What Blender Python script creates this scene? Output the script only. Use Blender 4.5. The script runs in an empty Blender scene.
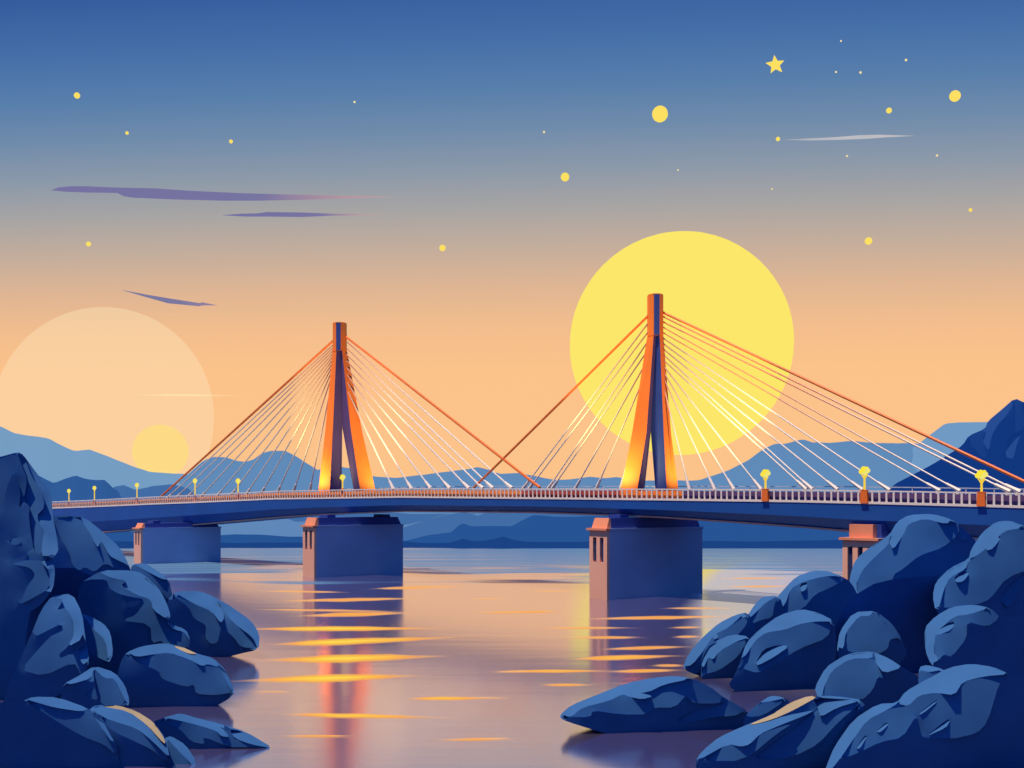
import bpy, bmesh, math, random
import numpy as np
from mathutils import Vector, noise
from mathutils.geometry import delaunay_2d_cdt
random.seed(7)
S = bpy.context.scene
COL = S.collection
F = 1100.0          # focal length in pixels
CH = 14.0           # camera height above the water
HZ = 500.0          # eye-level row

def ray(px, py): return Vector(((px-512)/F, 1.0, (HZ-py)/F))
def at(px, py, Y):
    r = ray(px, py); return Vector((r.x*Y, Y, CH + r.z*Y))
def lin(c):
    out = []
    for v in c:
        v /= 255.0
        out.append(v/12.92 if v <= .04045 else ((v+.055)/1.055)**2.4)
    return (out[0], out[1], out[2], 1.0)

# ------------------------------------------------------------ materials
def newmat(name):
    m = bpy.data.materials.new(name); m.use_nodes = True
    nt = m.node_tree; nt.nodes.clear()
    o = nt.nodes.new('ShaderNodeOutputMaterial')
    return m, nt, o
def paint(name, col, rough=.6, spec=.2, var=.12, scale=.6, bump=0.0):
    m, nt, o = newmat(name)
    p = nt.nodes.new('ShaderNodeBsdfPrincipled'); p.inputs['Roughness'].default_value = rough
    p.inputs['Specular IOR Level'].default_value = spec
    tc = nt.nodes.new('ShaderNodeTexCoord'); n = nt.nodes.new('ShaderNodeTexNoise')
    n.inputs['Scale'].default_value = scale; n.inputs['Detail'].default_value = 6
    r = nt.nodes.new('ShaderNodeValToRGB')
    a = [max(0, c*(1-var)) for c in col[:3]]+[1]; b = [min(1, c*(1+var)) for c in col[:3]]+[1]
    r.color_ramp.elements[0].position = .3; r.color_ramp.elements[1].position = .7
    r.color_ramp.elements[0].color = a; r.color_ramp.elements[1].color = b
    nt.links.new(tc.outputs['Object'], n.inputs['Vector']); nt.links.new(n.outputs['Fac'], r.inputs['Fac'])
    nt.links.new(r.outputs['Color'], p.inputs['Base Color'])
    if bump:
        bp = nt.nodes.new('ShaderNodeBump'); bp.inputs['Strength'].default_value = bump; bp.inputs['Distance'].default_value = .3
        nt.links.new(n.outputs['Fac'], bp.inputs['Height']); nt.links.new(bp.outputs['Normal'], p.inputs['Normal'])
    nt.links.new(p.outputs[0], o.inputs[0])
    return m
def glow(name, col, strength=1.0):
    m, nt, o = newmat(name)
    e = nt.nodes.new('ShaderNodeEmission'); e.inputs[0].default_value = col; e.inputs[1].default_value = strength
    nt.links.new(e.outputs[0], o.inputs[0]); m.cycles.emission_sampling = 'NONE'
    return m
def veil(name, col, alpha):
    m, nt, o = newmat(name)
    e = nt.nodes.new('ShaderNodeEmission'); e.inputs[0].default_value = col
    t = nt.nodes.new('ShaderNodeBsdfTransparent'); x = nt.nodes.new('ShaderNodeMixShader'); x.inputs[0].default_value = alpha
    nt.links.new(t.outputs[0], x.inputs[1]); nt.links.new(e.outputs[0], x.inputs[2]); nt.links.new(x.outputs[0], o.inputs[0])
    m.cycles.emission_sampling = 'NONE'
    return m
def streak(name, c0, c1, alphas):
    """thin evening cloud: colour and density change along its length"""
    m, nt, o = newmat(name)
    tc = nt.nodes.new('ShaderNodeTexCoord'); sp = nt.nodes.new('ShaderNodeSeparateXYZ')
    nt.links.new(tc.outputs['Generated'], sp.inputs[0])
    r = nt.nodes.new('ShaderNodeValToRGB'); r.color_ramp.elements[0].color = c0; r.color_ramp.elements[1].color = c1
    r.color_ramp.elements[0].position = .62
    nt.links.new(sp.outputs[0], r.inputs[0])
    a = nt.nodes.new('ShaderNodeValToRGB')
    a.color_ramp.elements[0].color = (alphas[0],)*3+(1,); a.color_ramp.elements[1].color = (alphas[2],)*3+(1,)
    el = a.color_ramp.elements.new(.5); el.color = (alphas[1],)*3+(1,)
    nt.links.new(sp.outputs[0], a.inputs[0])
    e = nt.nodes.new('ShaderNodeEmission'); nt.links.new(r.outputs[0], e.inputs[0])
    t = nt.nodes.new('ShaderNodeBsdfTransparent'); x = nt.nodes.new('ShaderNodeMixShader')
    nt.links.new(a.outputs[0], x.inputs[0]); nt.links.new(t.outputs[0], x.inputs[1]); nt.links.new(e.outputs[0], x.inputs[2])
    nt.links.new(x.outputs[0], o.inputs[0]); m.cycles.emission_sampling = 'NONE'
    return m
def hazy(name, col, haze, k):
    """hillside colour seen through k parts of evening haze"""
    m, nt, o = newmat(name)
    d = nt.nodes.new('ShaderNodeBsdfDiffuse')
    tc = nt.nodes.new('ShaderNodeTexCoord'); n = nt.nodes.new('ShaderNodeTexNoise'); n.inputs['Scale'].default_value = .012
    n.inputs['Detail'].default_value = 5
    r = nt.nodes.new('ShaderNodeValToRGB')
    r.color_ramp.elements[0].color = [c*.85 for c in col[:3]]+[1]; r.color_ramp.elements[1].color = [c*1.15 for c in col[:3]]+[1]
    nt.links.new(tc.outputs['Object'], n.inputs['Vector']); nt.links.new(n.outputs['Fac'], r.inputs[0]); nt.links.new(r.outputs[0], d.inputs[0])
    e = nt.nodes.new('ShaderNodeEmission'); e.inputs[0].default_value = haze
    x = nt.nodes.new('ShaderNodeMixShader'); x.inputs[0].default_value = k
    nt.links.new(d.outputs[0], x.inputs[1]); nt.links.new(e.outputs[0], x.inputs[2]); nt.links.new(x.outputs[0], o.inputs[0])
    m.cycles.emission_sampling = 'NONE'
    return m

# ------------------------------------------------------------ object helpers
def link(name, me, mats, parent=None):
    o = bpy.data.objects.new(name, me); COL.objects.link(o)
    for m in (mats if isinstance(mats, (list, tuple)) else [mats]): me.materials.append(m)
    if parent: o.parent = parent
    return o
def obj(name, bm, mats, parent=None, smooth=False, recalc=True):
    if recalc: bmesh.ops.recalc_face_normals(bm, faces=bm.faces)
    me = bpy.data.meshes.new(name); bm.to_mesh(me); bm.free()
    if smooth: me.polygons.foreach_set('use_smooth', [True]*len(me.polygons))
    return link(name, me, mats, parent)
def tag(o, label=None, cat=None, group=None, kind=None):
    if label: o['label'] = label
    if cat: o['category'] = cat
    if group: o['group'] = group
    if kind: o['kind'] = kind
    return o
def thing(name, label, cat, group=None, loc=(0, 0, 0)):
    o = bpy.data.objects.new(name, None); COL.objects.link(o); o.location = loc
    o.empty_display_size = .5
    return tag(o, label, cat, group)
def hexa(bm, a, b):
    """box from 4 bottom and 4 top points"""
    va = [bm.verts.new(p) for p in a]; vb = [bm.verts.new(p) for p in b]; n = len(va)
    fs = [bm.faces.new(va[::-1]), bm.faces.new(vb)]
    for i in range(n): fs.append(bm.faces.new((va[i], va[(i+1) % n], vb[(i+1) % n], vb[i])))
    return fs
def tube(bm, p, q, r, n=6, r2=None):
    p, q = Vector(p), Vector(q); d = (q-p).normalized()
    a = d.orthogonal().normalized(); b = d.cross(a); r2 = r if r2 is None else r2
    A = [p + (a*math.cos(t)+b*math.sin(t))*r for t in [2*math.pi*i/n for i in range(n)]]
    B = [q + (a*math.cos(t)+b*math.sin(t))*r2 for t in [2*math.pi*i/n for i in range(n)]]
    hexa(bm, A, B)

# ------------------------------------------------------------ camera
cam = bpy.data.cameras.new('camera'); co = bpy.data.objects.new('camera', cam); COL.objects.link(co)
co.location = (0, 0, CH); co.rotation_euler = (math.pi/2, 0, 0)
cam.sensor_width = 36; cam.lens = 36*F/1024; cam.shift_y = (HZ-384)/1024
cam.clip_start = .5; cam.clip_end = 30000
S.camera = co

# ------------------------------------------------------------ world: dusk sky, peach at the sunset horizon, deep blue above and behind
SUN = Vector((-.30, -.20, .93)).normalized()
W = bpy.data.worlds.new('World'); S.world = W; W.use_nodes = True
nt = W.node_tree; nt.nodes.clear(); L = nt.links.new
def nd(t, **k):
    n = nt.nodes.new(t)
    for a, b in k.items(): setattr(n, a, b)
    return n
def mth(op, a, b, clamp=False):
    n = nd('ShaderNodeMath', operation=op, use_clamp=clamp)
    for i, v in enumerate((a, b)):
        if v is None: continue
        if isinstance(v, (int, float)): n.inputs[i].default_value = v
        else: L(v, n.inputs[i])
    return n.outputs[0]
tc = nd('ShaderNodeTexCoord'); sp = nd('ShaderNodeSeparateXYZ'); L(tc.outputs['Generated'], sp.inputs[0])
tilt = nd('ShaderNodeMath', operation='MULTIPLY_ADD'); L(sp.outputs[0], tilt.inputs[0]); tilt.inputs[1].default_value = .09; L(sp.outputs[1], tilt.inputs[2])
v = mth('DIVIDE', sp.outputs[2], mth('MAXIMUM', tilt.outputs[0], .3))     # the glow sits around the sun's side of the sky
f = mth('DIVIDE', v, .5, True)
rp = nd('ShaderNodeValToRGB'); L(f, rp.inputs[0])
SKY = [(500, (251, 194, 136)), (370, (251, 193, 136)), (330, (243, 189, 139)), (290, (224, 181, 145)), (250, (197, 173, 154)),
       (210, (168, 164, 162)), (170, (139, 152, 168)), (130, (112, 139, 170)), (90, (88, 126, 170)), (45, (70, 112, 168)), (0, (57, 98, 160))]
cr = rp.color_ramp
cr.elements[0].position = 0; cr.elements[0].color = lin(SKY[0][1])
cr.elements[1].position = 1; cr.elements[1].color = lin((40, 80, 150))
for py, c in SKY[1:]:
    e = cr.elements.new((HZ-py)/F/.5); e.color = lin(c)
back = nd('ShaderNodeValToRGB'); L(mth('MULTIPLY_ADD', sp.outputs[2], .5, True), back.inputs[0])
back.inputs[0].default_value = .5
b = nd('ShaderNodeMath', operation='MULTIPLY_ADD', use_clamp=True); L(sp.outputs[2], b.inputs[0]); b.inputs[1].default_value = .5; b.inputs[2].default_value = .5
L(b.outputs[0], back.inputs[0])
back.color_ramp.elements[0].color = (.016, .085, .36, 1); back.color_ramp.elements[1].color = (.04, .19, .60, 1)
fac = nd('ShaderNodeMapRange', interpolation_type='SMOOTHSTEP'); L(sp.outputs[1], fac.inputs[0])
fac.inputs[1].default_value = .45; fac.inputs[2].default_value = .0
mx = nd('ShaderNodeMixRGB'); L(fac.outputs[0], mx.inputs[0]); L(rp.outputs[0], mx.inputs[1]); L(back.outputs[0], mx.inputs[2])
bg = nd('ShaderNodeBackground'); L(mx.outputs[0], bg.inputs[0])
nish = nd('ShaderNodeTexSky'); nish.sky_type = 'NISHITA'; nish.sun_disc = False
nish.sun_elevation = math.asin(SUN.z); nish.sun_rotation = math.atan2(SUN.x, SUN.y)
bg2 = nd('ShaderNodeBackground'); L(nish.outputs[0], bg2.inputs[0]); bg2.inputs[1].default_value = .0015
ad = nd('ShaderNodeAddShader'); L(bg.outputs[0], ad.inputs[0]); L(bg2.outputs[0], ad.inputs[1])
wo = nd('ShaderNodeOutputWorld'); L(ad.outputs[0], wo.inputs[0])

sd = bpy.data.lights.new('sun_lamp', 'SUN'); sd.energy = 4.2; sd.angle = math.radians(.5); sd.color = (1, .82, .56)
so = bpy.data.objects.new('sun_lamp', sd); COL.objects.link(so); so.rotation_euler = SUN.to_track_quat('Z', 'Y').to_euler()

# ------------------------------------------------------------ water
m, nt, o = newmat('lake water'); L = nt.links.new
p = nt.nodes.new('ShaderNodeBsdfPrincipled'); p.inputs['Base Color'].default_value = (.17, .14, .30, 1)
p.inputs['Roughness'].default_value = .10; p.inputs['IOR'].default_value = 1.5
tc = nt.nodes.new('ShaderNodeTexCoord')
def wnoise(sc, s):
    mp = nt.nodes.new('ShaderNodeMapping'); mp.inputs['Scale'].default_value = sc
    n = nt.nodes.new('ShaderNodeTexNoise'); n.inputs['Scale'].default_value = s; n.inputs['Detail'].default_value = 2
    L(tc.outputs['Object'], mp.inputs[0]); L(mp.outputs[0], n.inputs['Vector']); return n.outputs['Fac']
a = wnoise((.035, .22, 1), 1.0); b2 = wnoise((.12, .8, 1), 1.0)
mm = nt.nodes.new('ShaderNodeMath'); mm.operation = 'MULTIPLY_ADD'; L(b2, mm.inputs[0]); mm.inputs[1].default_value = .25; L(a, mm.inputs[2])
bp = nt.nodes.new('ShaderNodeBump'); bp.inputs['Strength'].default_value = .12; bp.inputs['Distance'].default_value = .18
# blue hill reflection painted in as diffuse colour along the far shore, with ragged edges
sx = nt.nodes.new('ShaderNodeSeparateXYZ'); L(tc.outputs['Object'], sx.inputs[0])
edge = wnoise((.018, .05, 1), 1.0)
ma = nt.nodes.new('ShaderNodeMath'); ma.operation = 'MULTIPLY_ADD'; L(edge, ma.inputs[0]); ma.inputs[1].default_value = 190; L(sx.outputs[1], ma.inputs[2])
mr = nt.nodes.new('ShaderNodeMapRange'); L(ma.outputs[0], mr.inputs[0]); mr.inputs[1].default_value = 299; mr.inputs[2].default_value = 314; mr.inputs[3].default_value = 0; mr.inputs[4].default_value = 1
thin = wnoise((.012, .3, 1), 1.0)
mt = nt.nodes.new('ShaderNodeMapRange'); L(thin, mt.inputs[0]); mt.inputs[1].default_value = .40; mt.inputs[2].default_value = .52; mt.inputs[3].default_value = .55; mt.inputs[4].default_value = .9
mu = nt.nodes.new('ShaderNodeMath'); mu.operation = 'MULTIPLY'; L(mr.outputs[0], mu.inputs[0]); L(mt.outputs[0], mu.inputs[1])
d2 = nt.nodes.new('ShaderNodeBsdfDiffuse'); d2.inputs[0].default_value = (.10, .22, .40, 1)
xs_ = nt.nodes.new('ShaderNodeMixShader'); gl = nt.nodes.new('ShaderNodeBsdfGlossy'); gl.inputs['Color'].default_value = (.97, .94, 1, 1); gl.inputs['Roughness'].default_value = .16
gm = nt.nodes.new('ShaderNodeMixShader'); gm.inputs[0].default_value = .76; L(p.outputs[0], gm.inputs[1]); L(gl.outputs[0], gm.inputs[2])
L(mu.outputs[0], xs_.inputs[0]); L(gm.outputs[0], xs_.inputs[1]); L(d2.outputs[0], xs_.inputs[2])
# rough patch added beside the big pier to dull the sun's reflection
def mnode(op, a, b, c=None):
    n = nt.nodes.new('ShaderNodeMath'); n.operation = op
    for i, q in enumerate((a, b, c)):
        if q is None: continue
        if isinstance(q, (int, float)): n.inputs[i].default_value = q
        else: L(q, n.inputs[i])
    return n.outputs[0]
def rough_patch(cx, cy, dx, hw, hl):
    k = math.hypot(dx, 1); c_, s_ = 1/k, dx/k
    X = mnode('ADD', sx.outputs[0], -cx); Yv = mnode('ADD', sx.outputs[1], -cy)
    u = mnode('MULTIPLY', mnode('SUBTRACT', mnode('MULTIPLY', X, c_), mnode('MULTIPLY', Yv, s_)), 1/hw)
    w = mnode('MULTIPLY', mnode('ADD', mnode('MULTIPLY', X, s_), mnode('MULTIPLY', Yv, c_)), 1/hl)
    q = mnode('SQRT', mnode('ADD', mnode('MULTIPLY', u, u), mnode('MULTIPLY', w, w)), None)
    q = mnode('ADD', q, mnode('MULTIPLY', mnode('ADD', edge, -.5), .35))
    n = nt.nodes.new('ShaderNodeMapRange'); n.interpolation_type = 'SMOOTHSTEP'; L(q, n.inputs[0]); n.inputs[1].default_value = 1.1; n.inputs[2].default_value = .75
    return n.outputs[0]
pw = rough_patch(39, 168, .215, 11.5, 85)
g3 = nt.nodes.new('ShaderNodeBsdfGlossy'); g3.inputs['Color'].default_value = (1, .98, 1, 1); g3.inputs['Roughness'].default_value = .52
pm = nt.nodes.new('ShaderNodeMixShader'); L(mnode('MULTIPLY', pw, .9), pm.inputs[0]); L(gm.outputs[0], pm.inputs[1]); L(g3.outputs[0], pm.inputs[2]); L(pm.outputs[0], xs_.inputs[1])
L(mm.outputs[0], bp.inputs['Height']); L(bp.outputs[0], p.inputs['Normal']); L(xs_.outputs[0], o.inputs[0]); L(bp.outputs[0], gl.inputs['Normal'])
WATER = m
bm = bmesh.new()
vs = [bm.verts.new(q) for q in ((-9000, -300, 0), (9000, -300, 0), (9000, 9000, 0), (-9000, 9000, 0))]; bm.faces.new(vs)
tag(obj('water', bm, WATER), kind='structure')

# ------------------------------------------------------------ hills
def hills(name, pts, Y, front, mat, rough=1.0):
    """terrain ridge: profile (px,py) of its crest at distance Y, sloping down to the shore in front of it and away behind"""
    xs = np.array([q[0] for q in pts], float); ys = np.array([q[1] for q in pts], float)
    n = int((xs[-1]-xs[0])/4)+2
    X = np.linspace(xs[0], xs[-1], n); P = np.interp(X, xs, ys)
    P = P + np.array([noise.fractal(Vector((x*.05, Y*.01, 0)), 1.0, 2.0, 4)*rough for x in X])
    rows = [0, .15, .35, .6, .8, 1, 1.5, 2.2]
    g = []
    for t in rows:
        r = []
        for x, py in zip(X, P):
            w = at(x, py, Y)
            if t <= 1:
                yy = Y-front*(1-t); z = -.4+(w.z+.4)*t**.85
                z += (0 if t in (0, 1) else noise.noise(Vector((w.x*.02, yy*.02, Y)))*.04*(w.z+2))
            else:
                yy = Y+front*(t-1)*1.5; z = max(-2, w.z*(1-(t-1)*.85))
            r.append((w.x*yy/Y if t <= 1 else w.x*yy/Y, yy, z))
        g.append(r)
    bm = bmesh.new(); V = [[bm.verts.new(q) for q in r] for r in g]
    for i in range(len(rows)-1):
        for j in range(n-1): bm.faces.new((V[i][j], V[i][j+1], V[i+1][j+1], V[i+1][j]))
    return tag(obj(name, bm, mat, smooth=True), kind='structure')

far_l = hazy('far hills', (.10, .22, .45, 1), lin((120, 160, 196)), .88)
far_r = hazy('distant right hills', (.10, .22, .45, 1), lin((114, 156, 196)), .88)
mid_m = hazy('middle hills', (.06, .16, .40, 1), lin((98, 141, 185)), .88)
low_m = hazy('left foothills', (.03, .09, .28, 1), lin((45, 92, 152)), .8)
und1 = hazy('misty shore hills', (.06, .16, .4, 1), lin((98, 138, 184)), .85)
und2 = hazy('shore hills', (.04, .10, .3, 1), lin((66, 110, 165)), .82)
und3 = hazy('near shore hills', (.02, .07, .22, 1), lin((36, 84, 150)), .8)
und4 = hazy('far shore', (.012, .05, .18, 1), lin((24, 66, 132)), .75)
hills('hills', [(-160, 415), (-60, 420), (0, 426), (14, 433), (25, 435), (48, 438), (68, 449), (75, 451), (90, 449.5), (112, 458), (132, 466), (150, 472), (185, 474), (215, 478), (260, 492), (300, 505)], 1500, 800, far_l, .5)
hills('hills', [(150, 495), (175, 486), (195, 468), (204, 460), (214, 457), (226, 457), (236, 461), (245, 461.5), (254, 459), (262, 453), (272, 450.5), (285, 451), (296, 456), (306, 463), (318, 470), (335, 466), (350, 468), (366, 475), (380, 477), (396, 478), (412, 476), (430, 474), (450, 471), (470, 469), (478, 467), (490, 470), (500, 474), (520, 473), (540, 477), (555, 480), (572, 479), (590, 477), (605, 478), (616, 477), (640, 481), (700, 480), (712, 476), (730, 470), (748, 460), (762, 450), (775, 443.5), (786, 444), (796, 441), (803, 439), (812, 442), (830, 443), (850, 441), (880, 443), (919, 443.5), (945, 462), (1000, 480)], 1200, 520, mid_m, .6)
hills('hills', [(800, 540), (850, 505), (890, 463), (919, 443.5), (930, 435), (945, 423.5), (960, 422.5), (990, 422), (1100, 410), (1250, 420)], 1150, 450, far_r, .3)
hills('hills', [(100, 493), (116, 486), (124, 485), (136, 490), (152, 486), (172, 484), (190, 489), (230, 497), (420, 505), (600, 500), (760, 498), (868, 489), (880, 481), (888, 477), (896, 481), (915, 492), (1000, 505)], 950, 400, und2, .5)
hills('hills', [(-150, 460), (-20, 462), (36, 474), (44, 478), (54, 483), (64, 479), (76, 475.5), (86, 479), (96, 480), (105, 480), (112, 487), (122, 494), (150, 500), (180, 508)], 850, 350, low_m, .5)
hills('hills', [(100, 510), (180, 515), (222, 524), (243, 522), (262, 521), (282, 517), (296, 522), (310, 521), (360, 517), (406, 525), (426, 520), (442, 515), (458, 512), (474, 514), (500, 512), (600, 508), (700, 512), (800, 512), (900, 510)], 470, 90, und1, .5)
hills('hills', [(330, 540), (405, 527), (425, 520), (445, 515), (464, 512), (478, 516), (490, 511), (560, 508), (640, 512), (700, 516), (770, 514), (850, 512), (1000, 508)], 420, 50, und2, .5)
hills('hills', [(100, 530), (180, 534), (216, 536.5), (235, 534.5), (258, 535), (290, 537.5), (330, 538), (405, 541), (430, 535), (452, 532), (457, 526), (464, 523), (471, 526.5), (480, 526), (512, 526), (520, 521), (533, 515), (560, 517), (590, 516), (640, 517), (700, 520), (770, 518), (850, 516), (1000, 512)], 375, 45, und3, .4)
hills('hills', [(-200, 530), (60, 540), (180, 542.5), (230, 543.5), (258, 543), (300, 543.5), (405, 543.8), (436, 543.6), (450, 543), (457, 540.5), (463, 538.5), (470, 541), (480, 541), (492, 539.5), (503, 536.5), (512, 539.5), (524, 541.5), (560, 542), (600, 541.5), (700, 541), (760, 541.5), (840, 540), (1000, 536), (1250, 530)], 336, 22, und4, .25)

# ------------------------------------------------------------ rocks: relief solved so that every facet gets the slope drawn for it
def chaikin(P, it=1):
    for _ in range(it):
        Q = []
        for i in range(len(P)):
            a, b = P[i], P[(i+1) % len(P)]
            Q += [(a[0]*.8+b[0]*.2, a[1]*.8+b[1]*.2), (a[0]*.2+b[0]*.8, a[1]*.2+b[1]*.8)]
        P = Q
    return P
def inside(P, x, y):
    c = False; j = len(P)-1
    for i in range(len(P)):
        if (P[i][1] > y) != (P[j][1] > y) and x < (P[j][0]-P[i][0])*(y-P[i][1])/(P[j][1]-P[i][1])+P[i][0]: c = not c
        j = i
    return c
CROP = {'A': (0, 400), 'B': (0, 558), 'C': (744, 380), 'D': (744, 558), 'E': (500, 558), 'G': (240, 558), 'P': None}
def conv(c, P):
    if CROP[c] is None: return [(float(a), float(b)) for a, b in P]
    ox, oy = CROP[c]; return [(ox+a*.27344, oy+b*.27344) for a, b in P]
KC = .10
NORM = {  # facet directions
    'L': {'light': (.22, -.40, .89), 'mid': (-.02, -.98, .08), 'dark': (.16, -.95, -.25), 'warm': (.1, -.3, .95)},
    'R': {'light': (-.42, -.46, .78), 'mid': (-.12, -.98, .06), 'dark': (.30, -.92, -.25), 'warm': (-.3, -.3, .9)}}
def relief(name, crop, outline, facets, Y, side, mats, thick=None, step=7.0, ch=1):
    out = chaikin(conv(crop, outline), ch)
    regs = [(k, chaikin(conv(crop, P), 1)) for k, P in facets]
    xs = [q[0] for q in out]; ys = [q[1] for q in out]
    V = [Vector(q) for q in out]; E = [(i, (i+1) % len(out)) for i in range(len(out))]
    for k, P in regs:
        b0 = len(V); V += [Vector(q) for q in P]; E += [(b0+i, b0+(i+1) % len(P)) for i in range(len(P))]
    ext = max(max(xs)-min(xs), max(ys)-min(ys)); step = max(step, ext/26)
    yy = min(ys)
    while yy < max(ys):
        xx = min(xs)
        while xx < max(xs):
            q = (xx+random.uniform(-.35, .35)*step, yy+random.uniform(-.35, .35)*step)
            if inside(out, *q): V.append(Vector(q))
            xx += step
        yy += step
    def sd(a, b, x, y):
        dx, dy = b[0]-a[0], b[1]-a[1]; q = max(0, min(1, ((x-a[0])*dx+(y-a[1])*dy)/(dx*dx+dy*dy+1e-9)))
        return math.hypot(x-a[0]-q*dx, y-a[1]-q*dy)
    def rim(p): return any(sd(out[i-1], out[i], p.x, p.y) < .3 for i in range(len(out)))
    def near(P, x, y): return any(sd(P[i-1], P[i], x, y) < 2.6 for i in range(len(P)))
    vo, eo, fo, *_ = delaunay_2d_cdt(V, E, [], 0, 1e-3)
    tris = []
    for t in fo:
        if len(t) != 3: continue
        cx = sum(vo[i].x for i in t)/3; cy = sum(vo[i].y for i in t)/3
        if not inside(out, cx, cy): continue
        a, b, c = (vo[i] for i in t)
        if abs((b.x-a.x)*(c.y-a.y)-(b.y-a.y)*(c.x-a.x)) < 1e-4: continue
        kind = 'dark'
        for want in ('warm', 'light', 'mid', 'half'):
            if any(k == want and inside(P, cx, cy) for k, P in regs): kind = want; break
        if kind == 'dark' and any(rim(vo[i]) for i in t):      # slivers along the rim belong to the facet they border
            for want in ('light', 'mid'):
                if any(k == want and near(P, cx, cy) for k, P in regs): kind = want; break
        tris.append((t, kind, cx, cy))
    # one unknown per vertex and facet kind, so neighbouring facets may meet in a small ledge
    keys = sorted({(k, t[1]) for t in tris for k in t[0]}); idx = {u: i for i, u in enumerate(keys)}; n = len(keys)
    A = np.zeros((n, n)); B = np.zeros(n)
    for t, kind, cx, cy in tris:
        i = [idx[(k, kind)] for k in t]; a, b, c = (vo[k] for k in t)
        ar = ((b.x-a.x)*(c.y-a.y)-(b.y-a.y)*(c.x-a.x))
        G = np.array([[b.y-c.y, c.y-a.y, a.y-b.y], [c.x-b.x, a.x-c.x, b.x-a.x]])/ar
        if kind == 'half':
            nv = Vector(NORM[side]['mid'])*.4+Vector(NORM[side]['dark'])*.6
        else: nv = Vector(NORM[side][kind])
        nv = nv + Vector((noise.noise(Vector((cx*.035, cy*.035, Y))), 0, noise.noise(Vector((cx*.035, cy*.035, Y+9)))))*.13
        nv.normalize(); r = ray(cx, cy); d = min(nv.dot(r), -.22)
        g = np.array([-nv.x/(F*d), nv.z/(F*d)])
        w = abs(ar)*.5
        A[np.ix_(i, i)] += w*G.T@G; B[i] += w*G.T@g
    byv = {}
    for k in keys: byv.setdefault(k[0], []).append(idx[k])
    for l in byv.values():
        for p_ in range(len(l)):
            for q_ in range(p_):
                a, b = l[p_], l[q_]; A[a, a] += KC; A[b, b] += KC; A[a, b] -= KC; A[b, a] -= KC
    A += 1e-8*np.eye(n)
    Ls = np.linalg.solve(A, B); Ls -= Ls.mean()
    Ls = .15*np.tanh(Ls/.15)
    bm = bmesh.new(); vs = {}
    for u, l in zip(keys, Ls):
        vs[u] = bm.verts.new(at(vo[u[0]].x, vo[u[0]].y, Y*math.exp(l)))
    ec = {}
    for t, kind, cx, cy in tris:
        try: fc = bm.faces.new([vs[(k, kind)] for k in t])
        except ValueError: continue
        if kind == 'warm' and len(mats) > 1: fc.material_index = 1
        for a, b in ((0, 1), (1, 2), (2, 0)):
            ec.setdefault(tuple(sorted((t[a], t[b]))), []).append(kind)
    cx = sum(xs)/len(xs); cy = sum(ys)/len(ys); th = thick or max(1.5, .35*ext*Y/F)
    yb = Y*math.exp(float(Ls.max()))+th
    bv = {}
    def bk(u):
        if u not in bv:
            y0 = max(vs[k].co.y for k in keys_of[u])+th*.5
            bv[u] = bm.verts.new(at(vo[u].x*.9+cx*.1, vo[u].y*.9+cy*.1, y0))
        return bv[u]
    keys_of = {}
    for k in keys: keys_of.setdefault(k[0], []).append(k)
    cb = bm.verts.new(at(cx, cy, yb+th*.5))
    for (a, b), ks in ec.items():
        try:
            if len(ks) == 1:
                k = ks[0]; bm.faces.new((vs[(a, k)], vs[(b, k)], bk(b), bk(a))); bm.faces.new((bk(a), bk(b), cb))
            elif ks[0] != ks[1]:
                bm.faces.new((vs[(a, ks[0])], vs[(b, ks[0])], vs[(b, ks[1])], vs[(a, ks[1])]))
        except ValueError: pass
    o = obj(name, bm, list(mats), smooth=True)
    o.data.set_sharp_from_angle(angle=math.radians(14))
    return o

ROCK = paint('blue grey rock', (.038, .135, .35, 1), .75, .12, .10, .35, .04)
WARM = paint('painted sunlit edge', (.40, .31, .20, 1), .8, .1, .12, .5)  # warm sunlight on the rock crests, painted in as facet colour
bank = paint('dark shore rock', (.035, .11, .33, 1), .8, .08, .15, .3, .05)

ROCKS = []
def rock(side, Y, crop, label, outline, light=(), mid=(), warm=(), half=(), name='boulder', cat='boulder', mats=None, **k):
    fac = [('light', P) for P in light]+[('mid', P) for P in mid]+[('warm', P) for P in warm]+[('half', P) for P in half]
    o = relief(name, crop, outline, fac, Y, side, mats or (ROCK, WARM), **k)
    tag(o, label, cat); o['group'] = 'boulders on the left shore' if side == 'L' else 'boulders on the right shore'
    ROCKS.append(o); return o

# left shore
rock('L', 76, 'A', 'tall dark blue crag towering at the left edge, its top above the deck end',
     [(-40, 215), (0, 208), (65, 190), (85, 200), (130, 262), (190, 340), (192, 420), (215, 545), (205, 565), (190, 582), (202, 625), (195, 690), (150, 750), (100, 780), (80, 1150), (-40, 1150)],
     light=[[(95, 222), (135, 272), (190, 345), (190, 420), (213, 545), (180, 570), (150, 570), (160, 480), (132, 425), (165, 390), (150, 330), (115, 280)], [(148, 590), (190, 586), (201, 625), (194, 680), (180, 690), (182, 625)]],
     mid=[[(65, 192), (95, 222), (115, 280), (150, 330), (165, 390), (132, 425), (160, 480), (150, 565), (125, 560), (110, 470), (105, 420), (110, 390), (85, 370), (100, 290), (80, 240)], [(40, 600), (100, 585), (150, 588), (182, 625), (180, 690), (110, 730), (72, 748), (100, 680), (130, 640), (110, 612)], [(30, 522), (55, 500), (82, 520), (55, 532)]],
     half=[[(-40, 230), (0, 215), (60, 195), (80, 240), (100, 290), (85, 370), (70, 400), (75, 330), (50, 260), (20, 330), (10, 420), (-40, 450)], [(30, 590), (60, 580), (110, 560), (80, 600), (50, 605)]], thick=6)
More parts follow.
